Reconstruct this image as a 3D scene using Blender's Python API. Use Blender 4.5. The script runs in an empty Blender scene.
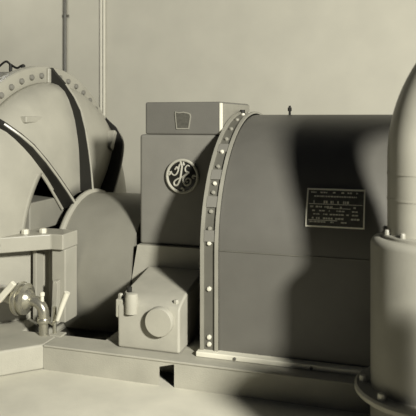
import bpy, bmesh, math, random
from mathutils import Vector, Matrix
random.seed(4)
SC = bpy.context.scene
COL = SC.collection
R = math.radians
H = 1.31            # eye height above the floor, metres

# ------------------------------------------------------------------ materials
def srgb(v):
    v /= 255.0
    return v / 12.92 if v <= 0.04045 else ((v + 0.055) / 1.055) ** 2.4

def paint(name, grey, rough=0.5, metal=0.0, var=0.12, scale=9.0, bump=0.05, spec=0.5, warm=1.0):
    """grey = linear albedo; a warm sepia tone with slight mottling and paint grain"""
    m = bpy.data.materials.new(name)
    m.use_nodes = True
    nt = m.node_tree
    b = nt.nodes['Principled BSDF']
    b.inputs['Roughness'].default_value = rough
    b.inputs['Metallic'].default_value = metal
    b.inputs['Specular IOR Level'].default_value = spec
    tc = nt.nodes.new('ShaderNodeTexCoord')
    n = nt.nodes.new('ShaderNodeTexNoise')
    n.inputs['Scale'].default_value = scale
    n.inputs['Detail'].default_value = 6
    nt.links.new(tc.outputs['Object'], n.inputs['Vector'])
    cr = nt.nodes.new('ShaderNodeValToRGB')
    def c(g): return (g * 1.03, g * 0.985, g * (1 - 0.22 * warm), 1)
    cr.color_ramp.elements[0].position = 0.3
    cr.color_ramp.elements[1].position = 0.7
    cr.color_ramp.elements[0].color = c(grey * (1 - var))
    cr.color_ramp.elements[1].color = c(grey * (1 + var))
    nt.links.new(n.outputs['Fac'], cr.inputs['Fac'])
    nt.links.new(cr.outputs['Color'], b.inputs['Base Color'])
    if bump:
        n2 = nt.nodes.new('ShaderNodeTexNoise')
        n2.inputs['Scale'].default_value = 160
        n2.inputs['Detail'].default_value = 3
        nt.links.new(tc.outputs['Object'], n2.inputs['Vector'])
        bp = nt.nodes.new('ShaderNodeBump')
        bp.inputs['Strength'].default_value = bump
        bp.inputs['Distance'].default_value = 0.01
        nt.links.new(n2.outputs['Fac'], bp.inputs['Height'])
        nt.links.new(bp.outputs['Normal'], b.inputs['Normal'])
    return m

M = dict(
    wall=paint('plaster_wall', 0.72, 0.9, var=0.04, scale=3, bump=0.08, spec=0.2),
    slab=paint('foundation_concrete', 0.68, 0.85, var=0.08, scale=5, bump=0.15, spec=0.2),
    floor=paint('tiled_floor', 0.13, 0.85, var=0.08, scale=5, bump=0.15, spec=0.2),
    bed=paint('bedplate_paint', 0.43, 0.7, var=0.10, scale=6, bump=0.15, spec=0.3),
    gen=paint('generator_paint', 0.125, 0.45, warm=0.85, var=0.06, scale=7, bump=0.06),
    cab=paint('cabinet_paint', 0.215, 0.5, warm=0.85, var=0.05, scale=8, bump=0.08),
    turb=paint('turbine_paint', 0.41, 0.30, var=0.07, scale=6, bump=0.05),
    drum=paint('bearing_cover_paint', 0.27, 0.42, var=0.06, scale=7, bump=0.08),
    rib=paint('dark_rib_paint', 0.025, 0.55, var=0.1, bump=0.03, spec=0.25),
    ped=paint('pedestal_paint', 0.42, 0.55, var=0.07, bump=0.1),
    bolt=paint('steel_bolts', 0.75, 0.3, var=0.05, bump=0),
    rail=paint('bright_rail', 0.80, 0.5, var=0.05, bump=0.03),
    steel=paint('bright_steel', 0.48, 0.26, metal=0.75, var=0.06, bump=0.02),
    band=paint('band_paint', 0.13, 0.4, var=0.08, bump=0.03),
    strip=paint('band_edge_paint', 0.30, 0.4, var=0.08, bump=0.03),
    upper=paint('upper_box_shaded', 0.15, 0.5, warm=0.85, var=0.05, scale=8, bump=0.08),  # darker than the cabinet body, the front's shade put into the colour
    dark=paint('black_enamel', 0.018, 0.35, var=0.1, bump=0),
    tank=paint('tank_paint', 0.26, 0.6, var=0.06, bump=0.05),
    column=paint('pipe_paint', 0.38, 0.4, var=0.06, bump=0.03),
    col=paint('column_paint', 0.17, 0.35, var=0.06, bump=0.03),
    white=paint('white_conduit', 0.95, 0.5, var=0.02, bump=0),
    plate=paint('plate_field', 0.10, 0.35, var=0.2, scale=60, bump=0),
)

# ------------------------------------------------------------------ helpers
def obj(name, bm, mat, parent=None, smooth=False, bevel=0.0, segs=2, auto=35):
    me = bpy.data.meshes.new(name)
    bmesh.ops.recalc_face_normals(bm, faces=bm.faces[:])
    bm.to_mesh(me)
    bm.free()
    o = bpy.data.objects.new(name, me)
    COL.objects.link(o)
    me.materials.append(M[mat] if isinstance(mat, str) else mat)
    if smooth:
        for p in me.polygons:
            p.use_smooth = True
        me.set_sharp_from_angle(angle=R(auto))
    if bevel:
        md = o.modifiers.new('bevel', 'BEVEL')
        md.width = bevel
        md.segments = segs
        md.limit_method = 'ANGLE'
        md.angle_limit = R(40)
        md.harden_normals = True
        for p in me.polygons:
            p.use_smooth = True
        me.set_sharp_from_angle(angle=R(80 if segs > 1 else 35))
    if parent:
        o.parent = parent
        o.matrix_parent_inverse = Matrix.Identity(4)
    return o

def thing(name, label, cat, loc, group=None):
    o = bpy.data.objects.new(name, None)
    COL.objects.link(o)
    o.location = loc
    o.empty_display_size = 0.1
    tag(o, label, cat, group)
    return o

def tag(o, label, cat, group=None):
    o['label'] = label
    o['category'] = cat
    if group:
        o['group'] = group
    return o

def under(o, root):
    """geometry is modelled in world metres; put it below its thing without moving it"""
    top = root
    off = Vector((0, 0, 0))
    while top:
        off += top.location
        top = top.parent
    o.parent = root
    o.location = -off + o.location
    return o

def part(name, bm, mat, root, **k):
    return under(obj(name, bm, mat, None, **k), root)

def box(bm, x0, x1, y0, y1, z0, z1):
    v = [bm.verts.new((x, y, z)) for z in (z0, z1) for y in (y0, y1) for x in (x0, x1)]
    for f in ((0, 1, 3, 2), (4, 6, 7, 5), (0, 4, 5, 1), (2, 3, 7, 6), (0, 2, 6, 4), (1, 5, 7, 3)):
        bm.faces.new([v[i] for i in f])
    return bm

def prism(bm, pts, axis, a, b):
    """closed polygon pts (2D) extruded along an axis from a to b"""
    def P(p, t):
        return {'x': (t, p[0], p[1]), 'y': (p[0], t, p[1]), 'z': (p[0], p[1], t)}[axis]
    A = [bm.verts.new(P(p, a)) for p in pts]
    B = [bm.verts.new(P(p, b)) for p in pts]
    n = len(pts)
    bm.faces.new(A)
    bm.faces.new(B[::-1])
    for i in range(n):
        bm.faces.new((A[i], B[i], B[(i + 1) % n], A[(i + 1) % n]))
    return bm

def lathe(bm, prof, c, axis='z', n=64):
    """prof = [(r, t)]: revolve about an axis through c; closes at r = 0 ends"""
    rings = []
    for r, t in prof:
        ring = []
        for k in range(n):
            a = 2 * math.pi * k / n
            u, v = r * math.cos(a), r * math.sin(a)
            p = {'z': (u, v, t), 'x': (t, u, v), 'y': (u, t, v)}[axis]
            ring.append(bm.verts.new((c[0] + p[0], c[1] + p[1], c[2] + p[2])))
        rings.append(ring)
    for A, B in zip(rings, rings[1:]):
        for k in range(n):
            bm.faces.new((A[k], A[(k + 1) % n], B[(k + 1) % n], B[k]))
    bm.faces.new(rings[0])
    bm.faces.new(rings[-1])
    return bm

def tube(bm, pts, r, n=12, taper=None):
    pts = [Vector(p) for p in pts]
    rings = []
    prev = None
    for i, p in enumerate(pts):
        d = (pts[min(i + 1, len(pts) - 1)] - pts[max(i - 1, 0)]).normalized()
        if prev is None:
            u = d.orthogonal().normalized()
        else:
            u = (prev - d * prev.dot(d)).normalized()
        prev = u
        w = d.cross(u)
        rr = r if taper is None else r * taper[i]
        rings.append([bm.verts.new(p + rr * (math.cos(2 * math.pi * k / n) * u + math.sin(2 * math.pi * k / n) * w)) for k in range(n)])
    for A, B in zip(rings, rings[1:]):
        for k in range(n):
            bm.faces.new((A[k], A[(k + 1) % n], B[(k + 1) % n], B[k]))
    bm.faces.new(rings[0])
    bm.faces.new(rings[-1][::-1])
    return bm

def smooth_pts(pts, m=6):
    P = [Vector(p) for p in pts]
    out = []
    for i in range(len(P) - 1):
        p0, p1, p2, p3 = P[max(i - 1, 0)], P[i], P[i + 1], P[min(i + 2, len(P) - 1)]
        for k in range(m):
            t = k / m
            out.append(0.5 * ((2 * p1) + (p2 - p0) * t + (2 * p0 - 5 * p1 + 4 * p2 - p3) * t * t + (3 * p1 - p0 - 3 * p2 + p3) * t ** 3))
    out.append(P[-1])
    return out

def bolt_head(bm, p, nrm, r, h, n=6):
    """a bolt head: hexagon with a domed top standing on point p along nrm"""
    p, d = Vector(p), Vector(nrm).normalized()
    u = d.orthogonal().normalized()
    w = d.cross(u)
    rings = []
    for rr, t in ((1, 0), (1, .6), (.82, .9), (.4, 1)):
        rings.append([bm.verts.new(p + d * h * t + r * rr * (math.cos(2 * math.pi * k / n) * u + math.sin(2 * math.pi * k / n) * w)) for k in range(n)])
    for A, B in zip(rings, rings[1:]):
        for k in range(n):
            bm.faces.new((A[k], A[(k + 1) % n], B[(k + 1) % n], B[k]))
    bm.faces.new(rings[0])
    bm.faces.new(rings[-1][::-1])
    return bm

def Z(rel):          # height given relative to the eye
    return H + rel

# ------------------------------------------------------------------ the room
WY = 6.6
def struct(name, bm, mat):
    o = obj(name, bm, mat)
    o['kind'] = 'structure'
    return o
struct('floor', box(bmesh.new(), -9, 7, -3, WY, -0.2, -0.06), 'floor')
fo = obj('foundation', box(bmesh.new(), -4.6, 2.2, 1.75, 5.0, -0.06, 0), 'slab', bevel=0.01)
fo['kind'] = 'structure'
struct('wall_back', box(bmesh.new(), -9, 7, WY, WY + 0.15, -0.2, 4.5), 'wall')

def conduit(name, x, r, label, mat, clips):
    t = thing(name, label, 'pipe', (x, WY - r, 0))
    part('pipe', tube(bmesh.new(), [(x, WY - r, 0.0), (x, WY - r, 4.4)], r), mat, t, smooth=True)
    for z in clips:
        part('clip', box(bmesh.new(), x - r * 2.2, x + r * 2.2, WY - 0.012, WY, z, z + 0.03), mat, t)
conduit('wall_pipe', -3.86, 0.02, 'thin dark pipe running straight down the wall above the bolted turbine rim', 'col', (2.5, 3.4))
t = thing('wall_conduit', 'pair of thin white conduits running down the wall to the right of the dark pipe', 'conduit', (-3.37, WY - 0.01, 0))
for dx in (-0.019, 0.019):
    part('pipe', tube(bmesh.new(), [(-3.37 + dx, WY - 0.015, 0.0), (-3.37 + dx, WY - 0.015, 4.4)], 0.015), 'white', t, smooth=True)

# ------------------------------------------------------------------ bedplate under all machines
BT = Z(-1.18)        # its top
BF = 2.87            # its front
bed = thing('bedplate', 'long pale bedplate on the floor under the turbine, pedestal and generator', 'machine base', (-0.9, 3.8, 0))
XS = -1.81
bm = prism(bmesh.new(), [(XS, BF), (-1.16, BF), (-1.36, 3.03), (XS, 3.03)], 'z', 0, BT - 0.012)
box(bm, -1.083, 1.25, BF, 3.03, 0, BT - 0.012)
prism(bm, [(-1.16, BT - 0.038), (-1.083, BT - 0.018), (-1.083, BT - 0.012), (-1.16, BT - 0.012)], 'y', BF, 2.90)
fb = part('front_beam', bm, 'bed', bed)
part('top_plate', box(bmesh.new(), XS, 1.25, BF - 0.006, 3.03, BT - 0.012, BT), 'bed', fb, bevel=0.005)
part('bed', box(bmesh.new(), -2.036, 1.25, 3.03, 4.75, 0, BT - 0.13), 'bed', bed)
part('generator_bed', box(bmesh.new(), -1.53, 1.25, 3.03, 4.75, BT - 0.13, BT), 'bed', bed)
foot = [(XS, 2.87), (XS, 3.03), (-2.036, 3.03), (-2.036, 4.75), (-4.0, 4.75), (-4.0, 2.3), (-2.40, 2.3)]
part('turbine_bed', prism(bmesh.new(), foot, 'z', 0, BT), 'bed', bed, bevel=0.012, segs=3)

# ------------------------------------------------------------------ generator
GX0, GX1, GY0, GYC = -0.98, 1.15, 3.0, 3.81
GS, GT = Z(-0.66), Z(0.02)
def arch(off, n=40, zb=None):
    """front foot -> over the top -> back foot, pushed outwards by off"""
    zb = BT + 0.02 if zb is None else zb
    ry, rz = GYC - GY0 + off, GT - GS + off
    pts = [(GYC - ry, zb)]
    for k in range(6):
        pts.append((GYC - ry, zb + (GS - zb) * (k + 1) / 7))
    for k in range(n + 1):
        a = math.pi * k / n
        pts.append((GYC - ry * math.cos(a), GS + rz * math.sin(a)))
    for k in range(6):
        pts.append((GYC + ry, GS - (GS - zb) * (k + 1) / 7))
    pts.append((GYC + ry, zb))
    return pts
gen = thing('generator', 'large grey arch-topped generator housing with a riveted band at its left end', 'generator', (0.1, GYC, BT))
part('shell', prism(bmesh.new(), arch(0), 'x', GX0 + 0.01, GX1), 'gen', gen, smooth=True)
def strap(x0, x1, o0, o1, bm=None):
    """a band lying over the arch between offsets o0 and o1"""
    bm = bm or bmesh.new()
    A, B = arch(o0), arch(o1)
    rows = []
    for (a, b) in zip(A, B):
        rows.append([bm.verts.new(p) for p in ((x0, *a), (x0, *b), (x1, *b), (x1, *a))])
    for r0, r1 in zip(rows, rows[1:]):
        for k in range(4):
            bm.faces.new((r0[k], r0[(k + 1) % 4], r1[(k + 1) % 4], r1[k]))
    bm.faces.new(rows[0])
    bm.faces.new(rows[-1][::-1])
    return bm
band = part('end_band', strap(GX0, GX0 + 0.085, -0.02, 0.008), 'band', gen, smooth=True)
part('edge_strip', strap(GX0 - 0.006, GX0 + 0.010, -0.02, 0.022), 'strip', band, smooth=True)
part('edge_strip', strap(GX0 + 0.068, GX0 + 0.085, 0.0, 0.020), 'strip', band, smooth=True)
A0, A1 = arch(0.008), arch(0.1)
bx = GX0 + 0.038
def arc_pt(a):
    ry, rz = GYC - GY0 + 0.008, GT - GS + 0.008
    return (bx, GYC - ry * math.cos(a), GS + rz * math.sin(a)), (0, -math.cos(a), math.sin(a))
for a in (3, 9, 16, 24, 28, 36, 44, 52, 60, 70, 80, 90):
    p, n_ = arc_pt(R(a))
    part('bolt', bolt_head(bmesh.new(), p, n_, 0.011, 0.012, 8), 'bolt' if a in (3, 28, 44, 80) else 'strip', band, smooth=True)
for z in (GS - 0.19, BT + 0.09, BT + 0.055):
    part('bolt', bolt_head(bmesh.new(), (bx, GY0 - 0.008, z), (0, -1, 0), 0.012, 0.012, 8), 'bolt', band, smooth=True)
for a in (6, 20, 32, 46):      # packing pieces lying in the band between the bolts
    p, n_ = arc_pt(R(a))
    bm = bmesh.new()
    d = Vector(n_); tt = Vector((0, math.sin(R(a)), math.cos(R(a))))
    c = Vector(p)
    v = [bm.verts.new(c + Vector((sx * 0.026, 0, 0)) + tt * st * 0.028 + d * h) for h in (0, 0.009) for sx, st in ((-1, -1), (1, -1), (1, 1), (-1, 1))]
    for f in ((0, 1, 2, 3), (4, 5, 6, 7), (0, 1, 5, 4), (1, 2, 6, 5), (2, 3, 7, 6), (3, 0, 4, 7)):
        bm.faces.new([v[i] for i in f])
    part('joint_pad', bm, 'cab', band)
# seam along the spring line
part('seam_strip', box(bmesh.new(), GX0 + 0.085, GX1, GY0 - 0.004, GY0 + 0.01, GS - 0.002, GS + 0.005), 'band', gen, bevel=0.002, segs=1)
# foot rail standing proud of the shell
rl = part('foot_rail', box(bmesh.new(), GX0 - 0.02, GX1, 2.95, 3.02, BT, BT + 0.026), 'rail', gen, bevel=0.005)
for x in (-0.80, -0.43, -0.20):
    part('bolt', bolt_head(bmesh.new(), (x, 2.95, BT + 0.013), (0, -1, 0), 0.008, 0.006, 8), 'gen', rl)
part('back_rail', box(bmesh.new(), GX0 - 0.02, GX1, 4.60, 4.70, BT, BT + 0.042), 'rail', gen, bevel=0.005)
# lifting pin and lug on the top
bm = tube(bmesh.new(), [(-0.686, GYC, GT - 0.01), (-0.686, GYC, GT + 0.055)], 0.007, 10)
tube(bm, [(-0.686, GYC, GT + 0.022), (-0.686, GYC, GT + 0.044)], 0.012, 10)
part('lifting_pin', bm, 'rib', gen, smooth=True)
bm = tube(bmesh.new(), [(-0.965, 3.74, GT - 0.01), (-0.965, 3.74, GT + 0.03)], 0.016, 12)
part('lifting_lug', bm, 'rib', gen, smooth=True)

# name plate following the curve of the shell
def shell_pt(x, z, off=0.0):
    s = max(0.0, (z - GS) / (GT - GS))
    y = GYC - (GYC - GY0) * math.sqrt(max(0, 1 - s * s))
    # outward normal of the ellipse
    n = Vector((0, (y - GYC) / (GYC - GY0) ** 2, max(0, z - GS) / (GT - GS) ** 2)).normalized()
    return Vector((x, y, z)) + n * off
def patch(bm, x0, x1, z0, z1, o0, o1, nx=2, nz=6):
    g = [[[bm.verts.new(shell_pt(x0 + (x1 - x0) * i / nx, z0 + (z1 - z0) * j / nz, o)) for i in range(nx + 1)] for j in range(nz + 1)] for o in (o0, o1)]
    for L in g:
        for j in range(nz):
            for i in range(nx):
                bm.faces.new((L[j][i], L[j][i + 1], L[j + 1][i + 1], L[j + 1][i]))
    rim = [(0, i) for i in range(nx + 1)] + [(j, nx) for j in range(1, nz + 1)] + [(nz, i) for i in range(nx - 1, -1, -1)] + [(j, 0) for j in range(nz - 1, 0, -1)]
    for a, b in zip(rim, rim[1:] + rim[:1]):
        bm.faces.new((g[0][a[0]][a[1]], g[0][b[0]][b[1]], g[1][b[0]][b[1]], g[1][a[0]][a[1]]))
    return bm
PX0, PX1, PZ0, PZ1 = -0.468, -0.192, Z(-0.520), Z(-0.346)
np_ = part('nameplate', patch(bmesh.new(), PX0, PX1, PZ0, PZ1, -0.002, 0.006), 'plate', gen, smooth=True)
np_['label'] = 'dark metal data plate with raised bright border and rows of lettering'
bm = bmesh.new()
w = 0.007
patch(bm, PX0, PX1, PZ1 - w, PZ1, 0.006, 0.0085); patch(bm, PX0, PX1, PZ0, PZ0 + w, 0.006, 0.0085)
patch(bm, PX0, PX0 + w, PZ0 + w, PZ1 - w, 0.006, 0.0085); patch(bm, PX1 - w, PX1, PZ0 + w, PZ1 - w, 0.006, 0.0085)
part('plate_border', bm, 'white', np_)
bm = bmesh.new()        # the illegible rows of small raised lettering
rows = [(0.90, .006, .55), (0.80, .006, .75), (0.655, .012, .35), (0.53, .007, .6), (0.43, .006, .45), (0.34, .006, .6), (0.235, .008, .8), (0.14, .006, .6)]
for fr, hh, dens in rows:
    z = PZ0 + (PZ1 - PZ0) * fr
    x = PX0 + 0.02
    while x < PX1 - 0.03:
        wd = random.uniform(0.004, 0.014)
        if random.random() < dens:
            patch(bm, x, x + wd, z - hh / 2, z + hh / 2, 0.006, 0.0075, 1, 1)
        x += wd + 0.003
part('lettering', bm, 'rail', np_)
bm = bmesh.new()        # ruled value panels at the foot of the plate
patch(bm, PX0 + 0.014, PX0 + 0.15, PZ0 + 0.030, PZ0 + 0.034, 0.006, 0.0078)
patch(bm, PX0 + 0.10, PX0 + 0.21, PZ0 + 0.085, PZ0 + 0.088, 0.006, 0.0078)
patch(bm, PX0 + 0.012, PX1 - 0.012, PZ0 + 0.103, PZ0 + 0.106, 0.006, 0.0078)
part('ruled_lines', bm, 'rail', np_)

# ------------------------------------------------------------------ control cabinet with emblem
CX0, CX1, CY0, CY1 = -1.495, -0.993, 3.39, 4.04
cab = thing('control_cabinet', 'grey steel control cabinet bearing a round monogram emblem, on the bearing pedestal', 'cabinet', ((CX0 + CX1) / 2, 3.8, Z(-0.735)))
part('body', box(bmesh.new(), CX0, CX1, CY0, CY1, Z(-0.735), Z(-0.095)), 'cab', cab, bevel=0.018, segs=4)
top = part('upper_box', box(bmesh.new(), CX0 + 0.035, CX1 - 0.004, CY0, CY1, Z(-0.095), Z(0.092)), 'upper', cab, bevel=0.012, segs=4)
part('lit_side', box(bmesh.new(), CX1 - 0.01, CX1 + 0.001, CY0 + 0.012, CY1 - 0.01, Z(-0.085), Z(0.082)), 'strip', top)  # lighter plate, puts the light on the right face into its colour
part('corner_strip', box(bmesh.new(), CX1 - 0.016, CX1 + 0.002, CY0 - 0.004, CY0 + 0.012, Z(-0.09), Z(0.085)), 'rail', top, bevel=0.004)
# small arched badge
bm = bmesh.new()
sh = [(-.042, -.052), (.034, -.052), (.046, .02), (.044, .035), (.03, .042), (0, .048), (-.03, .044), (-.05, .05), (-.052, .035)]
ex, ez = -1.222, Z(-0.012)
def shield(k, oy0, oy1, bm):
    return prism(bm, [(ex + x * k, ez + z * k) for x, z in sh], 'y', oy0, oy1)
part('badge', shield(0.88, CY0 - 0.005, CY0, bm), 'plate', top)
bm = bmesh.new()
n = len(sh)
for (o, y) in ((1.0, CY0), (1.0, CY0 - 0.006), (.88, CY0 - 0.006), (.88, CY0)):
    for x, z in sh:
        bm.verts.new((ex + x * o, y, ez + z * o))
bm.verts.ensure_lookup_table()
for k in range(4):
    for i in range(n):
        a, b = k * n + i, k * n + (i + 1) % n
        c, d = ((k + 1) % 4) * n + (i + 1) % n, ((k + 1) % 4) * n + i
        bm.faces.new([bm.verts[q] for q in (a, b, c, d)])
part('badge_frame', bm, 'strip', top)

# the round monogram emblem
EX, EZ, ER = -1.225, Z(-0.332), 0.097
em = part('emblem', lathe(bmesh.new(), [(ER, 0.0), (ER, -0.010), (ER * .97, -0.012), (0.001, -0.012)], (EX, CY0, EZ), 'y', 48), 'dark', cab, smooth=True)
em['label'] = 'round dark emblem with a bright ring and script monogram'
bm = bmesh.new()
k = 64
ring = []
for i in range(k + 1):
    a = 2 * math.pi * i / k
    ring.append((EX + ER * .95 * math.cos(a), CY0 - 0.013, EZ + ER * .95 * math.sin(a)))
tube(bm, ring, 0.0085, 8)
part('emblem_ring', bm, 'ped', em, smooth=True)
def E(p):           # drawing units of the emblem, 100 = its radius
    return (EX + (p[0] - 197) / 100 * ER, CY0 - 0.015, EZ - (p[1] - 187) / 100 * ER)
strokes = [
    [(126, 158), (137, 178), (155, 180), (170, 158), (177, 128), (188, 114), (195, 126), (190, 165), (183, 205), (168, 238), (150, 240), (146, 222), (165, 205), (195, 192), (222, 172)],
    [(150, 150), (163, 134), (172, 148)],
    [(206, 102), (204, 120), (212, 112)],
    [(244, 128), (230, 122), (216, 138), (220, 158), (240, 164), (222, 176), (204, 196), (206, 222), (224, 238), (246, 228), (250, 206), (234, 196), (220, 206), (224, 220), (234, 216)],
    [(298, 205), (286, 186), (268, 182), (262, 192), (272, 198)],
    [(182, 288), (200, 278), (208, 262), (198, 254), (190, 262)],
    [(97, 172), (112, 180), (122, 170), (116, 160)],
    [(208, 88), (192, 92), (186, 104), (196, 108)],
]
for s in strokes:
    sp = smooth_pts([E(p) for p in s], 5)
    n = len(sp)
    part('monogram_stroke', tube(bmesh.new(), sp, 0.0054, 8, [0.65 + 0.5 * math.sin(math.pi * i / (n - 1)) for i in range(n)]), 'ped', em, smooth=True)

# ------------------------------------------------------------------ bearing pedestal below the cabinet
ped = thing('bearing_pedestal', 'pale bearing pedestal with a round plug, sloping up under the emblem cabinet', 'pedestal', (-1.25, 3.5, BT))
P0, P1 = -1.425, -1.085
prof = [(2.95, BT), (2.95, Z(-0.965)), (2.965, Z(-0.94)), (3.05, Z(-0.91)), (3.36, Z(-0.85)), (3.36, BT)]
part('body', prism(bmesh.new(), [(-1.53, BT), (-1.53, Z(-0.93)), (-1.495, Z(-0.735)), (-1.0, Z(-0.735)), (-1.0, BT)], 'y', 3.36, 4.0), 'ped', ped)
part('front_block', prism(bmesh.new(), prof, 'x', P0, P1), 'ped', ped, bevel=0.014, segs=3)
pc = (-1.186, 2.95, Z(-1.02))
part('plug', lathe(bmesh.new(), [(0.073, 0), (0.073, -0.030), (0.069, -0.036), (0.001, -0.036)], (pc[0], 2.95, pc[2]), 'y', 48), 'ped', ped, smooth=True)
lug = part('oil_cup', lathe(bmesh.new(), [(0.035, Z(-1.0)), (0.035, Z(-0.92)), (0.03, Z(-0.90)), (0.02, Z(-0.895)), (0.001, Z(-0.895))], (-1.35, 2.962, 0), 'z', 24), 'bed', ped, smooth=True)
part('oil_cup_cap', lathe(bmesh.new(), [(0.014, Z(-0.895)), (0.014, Z(-0.87)), (0.001, Z(-0.868))], (-1.368, 2.972, 0), 'z', 16), 'rib', lug, smooth=True)
part('lug', box(bmesh.new(), -1.44, -1.395, 2.955, 3.06, Z(-1.03), Z(-0.935)), 'bed', ped, bevel=0.008)
for x, y, z in ((-1.425, 2.99, Z(-0.935)), (-1.41, 3.04, Z(-0.935)), (-1.115, 2.985, Z(-0.94))):
    part('bolt', bolt_head(bmesh.new(), (x, y, z), (0, 0, 1), 0.014, 0.024, 6), 'ped', ped)

# ------------------------------------------------------------------ turbine
TY, TZ = 3.81, Z(-0.80)
TX = -2.35
SPLIT = Z(-0.665)
tur = thing('turbine', 'huge pale turbine end with dark curved ribs radiating to a bolted round flange', 'turbine', (-2.4, TY, BT))
def pol(r, a, x):    # a = angle from the vertical, towards the wall positive
    return (x, TY + r * math.sin(a), TZ + r * math.cos(a))
def half_ring(prof, a0=-84, a1=84, n=96):
    """closed section prof [(r,x)] swept round the shaft"""
    bm = bmesh.new()
    S = []
    for i in range(n + 1):
        a = R(a0 + (a1 - a0) * i / n)
        S.append([bm.verts.new(pol(r, a, x)) for r, x in prof])
    m = len(prof)
    for A, B in zip(S, S[1:]):
        for j in range(m):
            bm.faces.new((A[j], A[(j + 1) % m], B[(j + 1) % m], B[j]))
    bm.faces.new(S[0]); bm.faces.new(S[-1][::-1])
    return bm
part('casing', half_ring([(1.12, TX - 0.06), (1.135, TX - 1.6), (0.9, TX - 1.6), (0.9, TX - 0.06)]), 'col', tur, smooth=True)
fl = part('flange', half_ring([(1.00, TX - 0.07), (1.145, TX - 0.07), (1.155, TX - 0.06), (1.155, TX - 0.008), (1.148, TX), (1.03, TX), (1.0, TX - 0.02)]), 'turb', tur, smooth=True)
bolt_angles = [-49.2 + 6.15 * i for i in range(22)]
for a in bolt_angles:
    if abs(a) < 1.5 or abs(a - 46) < 2.5 or abs(a + 42) < 2.5:
        continue
    part('bolt', bolt_head(bmesh.new(), pol(1.09, R(a), TX), (1, 0, 0), 0.019, 0.020, 10), 'cab', fl, smooth=True)
# dished end with a pocket beside the hub
prof = [(1.035, -2.36), (1.03, -2.325), (1.015, -2.28), (.975, -2.235), (.92, -2.205), (.85, -2.178), (.78, -2.158), (.72, -2.147), (.665, -2.138), (.645, -2.135), (.58, -2.128), (.50, -2.124), (.44, -2.122), (.38, -2.12), (.30, -2.118)]
bm = bmesh.new()
NA = 168
G = []
for i in range(NA + 1):
    ad = -84 + 168 * i / NA
    row = []
    for r, x in prof:
        row.append(bm.verts.new(pol(r, R(ad), x)))
    G.append(row)
for i, (A, B) in enumerate(zip(G, G[1:])):
    ad = -84 + i
    for j in range(len(prof) - 1):
        if -78 <= ad < -44 and prof[j][0] < 0.65:       # the open bay beside the hub
            continue
        bm.faces.new((A[j], A[j + 1], B[j + 1], B[j]))
dome = part('end_cover', bm, 'turb', tur, smooth=True, auto=50)
md = dome.modifiers.new('thick', 'SOLIDIFY'); md.thickness = 0.02; md.offset = 0
# raised lip along the outer side of the pocket
bm = bmesh.new()
tube(bm, [pol(0.672, R(a), -2.136) for a in range(-80, -44, 3)], 0.012, 8)
part('pocket_lip', bm, 'turb', dome, smooth=True)
part('hub_block', box(bmesh.new(), -2.42, -2.135, 3.24, 3.66, SPLIT - 0.02, Z(-0.505)), 'drum', tur, bevel=0.01)
part('casing_end', prism(bmesh.new(), [(TY + 1.13 * math.sin(R(q)), TZ + 1.13 * math.cos(R(q))) for q in range(-84, 85, 4)], 'x', TX - 1.62, TX - 1.6), 'col', tur)
# curved ribs
rib_out = [(1.145, -2.335), (1.10, -2.30), (1.03, -2.235), (.94, -2.168), (.85, -2.12), (.72, -2.085), (.58, -2.06), (.45, -2.043), (.31, -2.03)]
rib_in = [(1.14, -2.37), (1.08, -2.365), (1.02, -2.31), (.94, -2.215), (.85, -2.183), (.72, -2.152), (.58, -2.132), (.45, -2.126), (.31, -2.122)]
def rib(a, out=0.0, th=0.017):
    bm = bmesh.new()
    ca, sa = math.cos(a), math.sin(a)
    L = []
    for s in (-1, 1):
        off = Vector((0, s * th * ca, -s * th * sa))
        L.append([[bm.verts.new(Vector(pol(r, a, x)) + off) for r, x in rr] for rr in (rib_in, [(r, x + out * min(1, (1.145 - r) * 8)) for r, x in rib_out])])
    n = len(rib_in)
    for s in (0, 1):
        for i in range(n - 1):
            bm.faces.new((L[s][0][i], L[s][0][i + 1], L[s][1][i + 1], L[s][1][i]))
    for q in (0, 1):
        for i in range(n - 1):
            bm.faces.new((L[0][q][i], L[0][q][i + 1], L[1][q][i + 1], L[1][q][i]))
    for i in (0, n - 1):
        bm.faces.new((L[0][0][i], L[1][0][i], L[1][1][i], L[0][1][i]))
    return bm
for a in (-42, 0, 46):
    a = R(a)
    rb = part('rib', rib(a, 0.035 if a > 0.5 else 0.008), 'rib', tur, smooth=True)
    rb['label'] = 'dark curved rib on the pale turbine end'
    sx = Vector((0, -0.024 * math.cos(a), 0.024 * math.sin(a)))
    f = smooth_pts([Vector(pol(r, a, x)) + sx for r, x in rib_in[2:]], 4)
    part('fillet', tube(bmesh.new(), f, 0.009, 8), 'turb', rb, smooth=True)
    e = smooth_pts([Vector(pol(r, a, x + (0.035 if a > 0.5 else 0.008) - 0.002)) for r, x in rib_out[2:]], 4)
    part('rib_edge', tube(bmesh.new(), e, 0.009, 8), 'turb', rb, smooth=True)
    pad = bmesh.new()
    c = Vector(pol(1.09, a, TX))
    rd = Vector((0, math.sin(a), math.cos(a))); tg = Vector((0, math.cos(a), -math.sin(a)))
    v = [pad.verts.new(c + Vector((h, 0, 0)) + rd * i * 0.05 + tg * (j * 0.03 - 0.015)) for h in (0, 0.018) for i, j in ((-1, -1), (1, -1), (1, 1), (-1, 1))]
    for f_ in ((0, 1, 2, 3), (4, 5, 6, 7), (0, 1, 5, 4), (1, 2, 6, 5), (2, 3, 7, 6), (3, 0, 4, 7)):
        pad.faces.new([v[i] for i in f_])
    part('rib_pad', pad, 'turb', rb, bevel=0.006)
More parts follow.
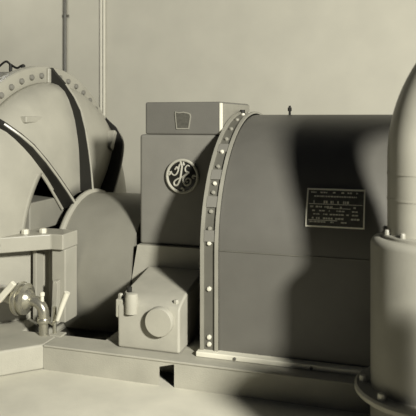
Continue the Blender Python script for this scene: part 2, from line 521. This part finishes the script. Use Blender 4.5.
# small cast brackets beside two ribs
a = R(46)
part('bracket', prism(bmesh.new(), [(4.27, Z(-0.22)), (4.35, Z(-0.09)), (4.39, Z(-0.11)), (4.32, Z(-0.25))], 'x', -2.22, -2.12), 'turb', tur, bevel=0.008)
part('bracket', prism(bmesh.new(), [(3.27, Z(0.01)), (3.50, Z(0.01)), (3.49, Z(-0.10)), (3.44, Z(-0.10)), (3.42, Z(-0.03)), (3.27, Z(-0.03))], 'x', -2.24, -2.18), 'turb', tur, bevel=0.008)
# the lower half: box casing with a horizontal flange and pilasters
low = part('lower_casing', prism(bmesh.new(), [(-1.99, 4.40), (-1.99, 3.31), (-2.04, 3.29), (-2.34, 2.99), (-2.34, 4.40)], 'z', BT + 0.001, SPLIT - 0.09), 'turb', tur)
part('side_casing', box(bmesh.new(), -3.9, -2.345, 2.68, 4.70, BT + 0.001, SPLIT), 'turb', tur)
sf = part('split_flange', prism(bmesh.new(), [(-1.872, 3.34), (-1.872, 3.17), (-1.95, 3.17), (-2.34, 2.84), (-2.34, 3.34)], 'z', SPLIT - 0.09, SPLIT), 'turb', tur, bevel=0.008, segs=3)
for x, y in ((-2.30, 3.0), (-2.19, 3.06), (-2.10, 3.14), (-2.02, 3.20)):
    part('bolt', bolt_head(bmesh.new(), (x, y, SPLIT), (0, 0, 1), 0.022, 0.026, 6), 'bolt', sf)
part('pilaster', box(bmesh.new(), -1.965, -1.875, 3.20, 3.34, BT + 0.001, SPLIT - 0.09), 'turb', low, bevel=0.008)
part('pilaster', box(bmesh.new(), -2.085, -2.06, 3.19, 3.30, BT + 0.001, SPLIT - 0.09), 'turb', low, bevel=0.006)
part('web', prism(bmesh.new(), [(3.20, BT + .001), (3.20, Z(-0.93)), (3.17, Z(-0.93)), (3.15, BT + .001)], 'x', -1.94, -1.905), 'turb', low, bevel=0.004)
# bearing cover drum on the shaft line
DX0, DX1, DR, DZ = -2.03, -1.535, 0.47, Z(-0.97)
zb = BT - 0.129
a_cut = math.acos((zb - DZ) / DR)
dpts = []
for i in range(73):
    a = -a_cut + 2 * a_cut * i / 72
    dpts.append((TY + DR * math.sin(a), DZ + DR * math.cos(a)))
dr = part('bearing_cover', prism(bmesh.new(), dpts, 'x', DX0, DX1), 'drum', tur, smooth=True, auto=40)
dr['label'] = 'plain grey drum-shaped cover over the shaft bearing'
bm = bmesh.new()
tube(bm, [(DX0, TY + (DR + .004) * math.sin(R(a)), DZ + (DR + .004) * math.cos(R(a))) for a in range(-100, 101, 4)], 0.020, 10)
part('cover_rim', bm, 'turb', dr, smooth=True)
# small lever with a knob on top of the casing
lx, ly = -2.66, 3.80
tz = TZ + 1.13
bm = bmesh.new()
tube(bm, [(lx, ly, tz - 0.02), (lx, ly, tz + 0.05)], 0.012, 10)
lv = part('lever', bm, 'rib', tur, smooth=True)
bm = bmesh.new()
tube(bm, smooth_pts([(lx - 0.10, ly, tz + 0.03), (lx - 0.04, ly, tz + 0.068), (lx, ly, tz + 0.045), (lx + 0.05, ly, tz + 0.02), (lx + 0.085, ly, tz + 0.035)]), 0.008, 8)
part('lever_arm', bm, 'rib', lv, smooth=True)
bm = bmesh.new()
bmesh.ops.create_uvsphere(bm, u_segments=12, v_segments=8, radius=0.017, matrix=Matrix.Translation((lx + 0.1, ly, tz + 0.03)))
part('lever_knob', bm, 'rib', lv, smooth=True)

# ------------------------------------------------------------------ drain valve in front of the lower casing
vx, vy = -1.89, 3.0
vz = Z(-1.0)
val = thing('drain_valve', 'steel drain pipe elbow with a big round union and lever, below the turbine flange', 'valve', (vx, vy, BT))
bend = [(-2.02, vy, vz), (-1.96, vy, vz)]
for i in range(9):
    a = R(90 - 90 * i / 8)
    bend.append((vx - 0.07 + 0.07 * math.cos(a), vy, vz - 0.07 + 0.07 * math.sin(a)))
bend += [(vx, vy, vz - 0.10)]
part('elbow', tube(bmesh.new(), bend, 0.029, 20), 'steel', val, smooth=True)
part('down_pipe', tube(bmesh.new(), [(vx, vy, BT), (vx, vy, vz - 0.09)], 0.026, 20), 'steel', val, smooth=True)
part('collar', lathe(bmesh.new(), [(0.034, vz - 0.115), (0.037, vz - 0.11), (0.037, vz - 0.092), (0.034, vz - 0.087)], (vx, vy, 0), 'z', 24), 'steel', val, smooth=True)
un = part('union', lathe(bmesh.new(), [(0.055, -2.055), (0.088, -2.05), (0.092, -2.042), (0.092, -2.03), (0.078, -2.026), (0.078, -2.018), (0.085, -2.012), (0.085, -1.998), (0.06, -1.988), (0.05, -1.972), (0.036, -1.962)], (0, vy, vz + 0.005), 'x', 36), 'steel', val, smooth=True, auto=30)
part('inlet_pipe', tube(bmesh.new(), [(-2.205, vy + 0.055, vz + 0.01), (-2.05, vy, vz + 0.005)], 0.045, 20), 'turb', val, smooth=True)
hx = part('glint_bar', prism(bmesh.new(), [(-2.135, vz + 0.015), (-2.105, vz - 0.005), (-2.005, vz + 0.105), (-2.030, vz + 0.125)], 'y', 2.90, 2.925), 'rail', val, bevel=0.006)  # pale bar added in place of a glint on the bolt and flange
hx['label'] = 'flat bright bar standing in for a glint left of the union'
part('glint_bar_post', tube(bmesh.new(), [(-2.085, 2.91, vz + 0.05), (-2.085, 3.02, vz + 0.02)], 0.012, 10), 'steel', val, smooth=True)
part('vent_cock', lathe(bmesh.new(), [(0.010, vz + 0.0), (0.010, vz + 0.028), (0.014, vz + 0.032), (0.014, vz + 0.046), (0.007, vz + 0.052)], (-1.90, vy, 0), 'z', 16), 'rail', val, smooth=True)
part('lever_rod', tube(bmesh.new(), [(vx + 0.02, vy, vz - 0.10), (vx + 0.055, vy - 0.005, vz - 0.115), (vx + 0.085, vy - 0.01, vz - 0.09), (vx + 0.087, vy - 0.01, vz - 0.06)], 0.008, 8), 'steel', val, smooth=True)
lh = part('lever_handle', tube(bmesh.new(), [(vx + 0.09, vy - 0.01, vz - 0.09), (vx + 0.118, vy - 0.01, vz - 0.01), (vx + 0.15, vy - 0.01, vz + 0.065)], 0.015, 14, [0.7, 1.0, 1.1]), 'rail', val, smooth=True)
lh['label'] = 'bright tapered lever grip'
part('stem_pipe', tube(bmesh.new(), [(vx + 0.055, vy + 0.02, BT), (vx + 0.055, vy + 0.02, vz - 0.03)], 0.011, 10), 'steel', val, smooth=True)
part('foot_plate', box(bmesh.new(), vx + 0.04, vx + 0.11, vy - 0.01, vy + 0.05, BT, BT + 0.008), 'bed', val)

# ------------------------------------------------------------------ near right: drum with a bullet shaped column
KX, KY = 0.053, 2.63
FZ = Z(-1.06)
tk = thing('tank', 'grey upright round tank on a lipped foot in the right foreground', 'tank', (KX, KY, 0))
part('pedestal', lathe(bmesh.new(), [(0.222, 0), (0.222, 0.03), (0.198, 0.05), (0.198, FZ - 0.03)], (KX, KY, 0), 'z', 64), 'tank', tk, smooth=True)
ft = part('foot_flange', lathe(bmesh.new(), [(0.19, FZ - 0.03), (0.25, FZ - 0.03), (0.260, FZ - 0.022), (0.260, FZ - 0.008), (0.252, FZ), (0.19, FZ)], (KX, KY, 0), 'z', 72), 'ped', tk, smooth=True)
for i in range(8):
    a = R(184 + 45 * i)
    part('bolt', bolt_head(bmesh.new(), (KX + 0.224 * math.cos(a), KY + 0.224 * math.sin(a), FZ), (0, 0, 1), 0.016, 0.024, 8), 'rail', ft, smooth=True)
TT = Z(-0.472)
bp = [(0.197, FZ), (0.197, TT - 0.03)] + [(0.167 + 0.03 * math.cos(R(a)), TT - 0.03 + 0.03 * math.sin(R(a))) for a in range(15, 91, 15)] + [(0.001, TT)]
part('body', lathe(bmesh.new(), bp, (KX, KY, 0), 'z', 72), 'tank', tk, smooth=True)
cl = thing('pipe_bend', 'thick grey pipe rising from the round tank and bending away to the right', 'pipe', (KX, KY, TT))
part('foot_ring', lathe(bmesh.new(), [(0.156, TT + .0005), (0.156, TT + 0.010), (0.152, TT + 0.014)], (KX, KY, 0), 'z', 64), 'tank', cl, smooth=True)
RB, z0 = 0.56, Z(-0.155)
run = [(KX, KY, TT + 0.01), (KX, KY, Z(-0.35)), (KX, KY, z0)]
for i in range(1, 31):
    a = R(3 * i)
    run.append((KX + RB - RB * math.cos(a), KY, z0 + RB * math.sin(a)))
for i in range(0, 13):
    a = R(90 - 7.5 * i)
    run.append((KX + RB + 1.3 + 0.4 * math.cos(a), KY + 0.4 - 0.4 * math.sin(a), z0 + RB))
run.append((KX + RB + 1.7, WY - 0.004, z0 + RB))
body = part('pipe', tube(bmesh.new(), run, 0.132, 48), 'column', cl, smooth=True)
for z in (Z(-0.218), Z(-0.32)):
    part('seam_ring', lathe(bmesh.new(), [(0.124, z - 0.004), (0.1338, z - 0.004), (0.1338, z + 0.004), (0.124, z + 0.004)], (KX, KY, 0), 'z', 64), 'column', body, smooth=True)
for i in range(10):
    a = R(168 + 36 * i)
    part('bolt', bolt_head(bmesh.new(), (KX + 0.1435 * math.cos(a), KY + 0.1435 * math.sin(a), TT + 0.012), (0, 0, 1), 0.010, 0.022, 8), 'strip', cl, smooth=True)

# unseen round block added to shade the bedplate, nearer and right of the tank
pr = obj('shade_block', lathe(bmesh.new(), [(0.15, 0), (0.135, 0.02), (0.135, Z(-0.49)), (0.12, Z(-0.46)), (0.001, Z(-0.45))], (0.28, 1.99, 0), 'z', 48), 'slab', smooth=True)
pr['kind'] = 'structure'

# ------------------------------------------------------------------ light
def area(name, loc, target, size, power, shape='DISK'):
    d = bpy.data.lights.new(name, 'AREA')
    d.energy = power; d.shape = shape; d.size = size
    d.color = (1.0, 0.985, 0.94)
    o = bpy.data.objects.new(name, d)
    COL.objects.link(o)
    o.location = loc
    o.rotation_euler = (Vector(target) - Vector(loc)).to_track_quat('-Z', 'Y').to_euler()
    return o
tgt = Vector((-0.9, 3.3, Z(-0.5)))
area('flood_lamp', Vector((2.85, -0.5, Z(1.60))), tgt, 0.55, 570)
area('wall_fill', Vector((-4.6, 5.2, 4.0)), (-5.0, WY, 1.6), 0.6, 16)  # added fill without a fixture, brightens the left of the wall
w = bpy.data.worlds.new('World'); SC.world = w
w.use_nodes = True
w.node_tree.nodes['Background'].inputs['Color'].default_value = (0.88, 0.94, 1.1, 1)
w.node_tree.nodes['Background'].inputs['Strength'].default_value = 0.02

# ------------------------------------------------------------------ camera
cd = bpy.data.cameras.new('camera')
cam = bpy.data.objects.new('camera', cd)
COL.objects.link(cam)
cam.location = (0, 0, H)
cam.rotation_euler = (Matrix.Rotation(R(17.6), 3, 'Z') @ Matrix.Rotation(R(90), 3, 'X')).to_euler()
cd.sensor_width = 36
cd.lens = 630 / 416 * 36
cd.shift_y = -(208 - 118) / 416
cd.clip_start = 0.05
cd.dof.use_dof = True
cd.dof.focus_distance = 3.7
cd.dof.aperture_fstop = 3.2
SC.camera = cam
SC.cycles.diffuse_bounces = 1
SC.view_settings.view_transform = 'Standard'
SC.view_settings.look = 'None'
SC.view_settings.exposure = 0.0
SC.view_settings.gamma = 1
SC.view_settings.use_curve_mapping = False
